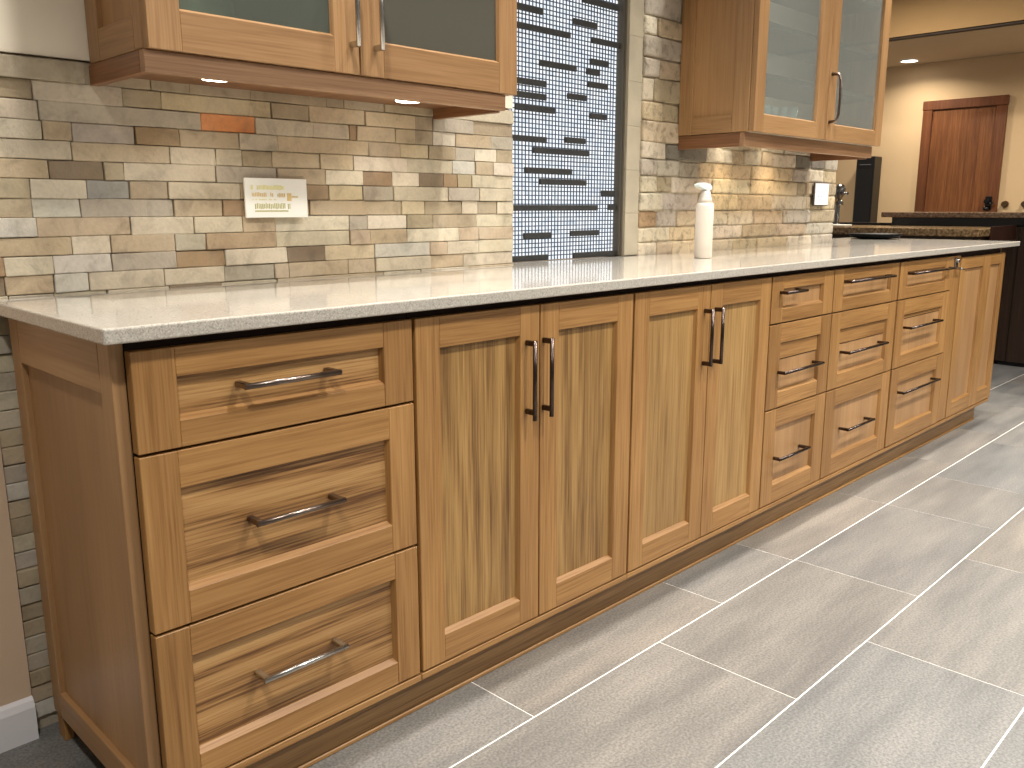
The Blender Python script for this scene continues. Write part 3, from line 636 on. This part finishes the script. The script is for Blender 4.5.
bm = B(); box(bm, 6.142, 6.29, -1.58, 2.38, .03, .954); box(bm, 6.128, 6.1415, -1.58, .40, .03, .95, bev=.002); obj('bar_front', bm, DKW, u)
bm = B(); box(bm, 6.16, 6.28, -1.58, 2.38, .0, .0295); obj('plinth', bm, BLACKM, u)
# faucet
CH = plain('chrome', s2l(150, 150, 152), .18, 1.0)
u = thing('faucet', (5.72, 1.50, .953), 'chrome faucet with rounded head on the granite counter beyond the stone wall', 'faucet')
bm = B(); lathe(bm, 5.72, 1.50, [(.03, .9535), (.026, .965), (.017, .975), (.016, 1.10), (.020, 1.12)], 20); tube(bm, [(5.72, 1.50, 1.12), (5.72, 1.50, 1.15), (5.72, 1.495, 1.19), (5.72, 1.49, 1.225), (5.72, 1.488, 1.25)], [.018, .022, .040, .040, .020], 16)
obj('spout', bm, CH, u)
bm = B(); tube(bm, [(5.69, 1.47, 1.185), (5.67, 1.41, 1.183)], .011, 12); tube(bm, [(5.69, 1.48, 1.13), (5.66, 1.45, 1.12), (5.66, 1.45, 1.10)], .016, 10); obj('lever', bm, CH, u)
bm = B(); box(bm, 5.48, 5.60, 1.33, 1.50, .9535, .968, bev=.004); obj('folded_cloth', bm, WHITE, None, 'white folded cloth lying on the granite counter beside the faucet', 'cloth')
# black tower
u = thing('tower_cabinet', (8.79, 2.58, 0), 'tall narrow black tower standing against the far cream wall', 'cabinet')
bm = B(); box(bm, 8.70, 8.88, 2.486, 2.679, .0, 1.606, bev=.006); obj('body', bm, plain('black_lacquer', s2l(24, 22, 20), .35), u)
bm = B(); box(bm, 8.692, 8.699, 2.52, 2.64, 1.52, 1.527); obj('grip_strip', bm, STEEL, u)
bm = B(); box(bm, 8.692, 8.699, 2.50, 2.665, .10, 1.48, bev=.002); obj('front_panel', bm, plain('black_panel_gloss', s2l(30, 27, 24), .2), u)
# door
DRW = wood('red_brown_door_wood', 'z', s2l(124, 76, 40), s2l(96, 54, 26), s2l(146, 96, 56), 1.0)
DRF = wood('door_casing_wood', 'z', s2l(112, 66, 36), s2l(84, 46, 24), s2l(134, 84, 50), .8)
dr = thing('door_1', (8.88, 1.76, 0), None, None); dr['kind'] = 'structure'
bm = B(); y0, y1, zt = 1.338, 2.108, 2.13; cw = .092
for (a, b, c, d) in ((y0, y0+cw, 0, zt-cw), (y1-cw, y1, 0, zt-cw)): box(bm, 8.865, 8.899, a, b, c+.001, d, bev=.004)
vs = [(y0, zt-cw+.0005), (y0, zt), (y1, zt), (y1, zt-cw+.0005)]
box(bm, 8.862, 8.899, y0-.006, y1+.006, zt-cw+.001, zt, bev=.006)
obj('casing', bm, DRF, dr)
bm = B(); box(bm, 8.882, 8.899, y0+cw+.002, y1-cw-.002, .002, zt-cw-.002); box(bm, 8.878, 8.8815, y0+cw+.14, y0+cw+.146, .05, zt-cw-.05); obj('leaf', bm, DRW, dr)
bm = B(); box(bm, 8.856, 8.8815, y0+.045, y0+.105, 1.06, 1.19, bev=.006); tube(bm, [(8.87, y0+.085, 1.14), (8.82, y0+.085, 1.14)], .022, 14)
tube(bm, [(8.83, y0+.085, 1.09), (8.82, y0+.02, 1.13)], .012, 10); lathe(bm, 8.84, y0+.085, [(.02, 1.055), (.03, 1.07), (.02, 1.09)], 12)
obj('door_handle', bm, BLACKM, dr)
for k, (yy, lab) in enumerate(((1.272, 'small brown round coat hook on the wall just right of the reddish door'), (1.10, 'small brown round coat hook at the right edge, farther from the reddish door'))):
    bm = B(); tube(bm, [(8.899, yy, 1.115), (8.88, yy, 1.115), (8.872, yy, 1.115), (8.85, yy, 1.115)], [.032, .030, .014, .026], 16)
    obj('coat_hook', bm, plain('aged_bronze_knob', s2l(96, 76, 54), .35, .6), None, lab, 'hook', 'coat hooks beside the door')
# recessed light in the far ceiling
u = thing('recessed_light', (8.56, 2.17, 2.5), 'round recessed ceiling light glowing above the far wall', 'ceiling light')
bm = B(); lathe(bm, 8.56, 2.17, [(.085, 2.4865), (.075, 2.4855), (.075, 2.4995), (.088, 2.5)], 28, cap=False); obj('ring', bm, WHITE, u)
bm = B(); lathe(bm, 8.56, 2.17, [(.074, 2.488), (.074, 2.4985)], 28); obj('lens', bm, emis('downlight_glow', (1, .95, .85, 1), 18), u)
lamp('recessed_lamp', (8.40, 2.1, 2.48), 13, col=(1, .88, .72), size=.14, spread=150)
lamp('far_room_fill', (7.9, .2, 2.48), 32, col=(1, .88, .72), size=.14, spread=170)  # added fill brightening the far wall
lamp('far_room_fill', (6.0, 1.6, 2.95), 85, col=(1, .88, .72), size=.2, spread=170)  # added fill brightening the header beam
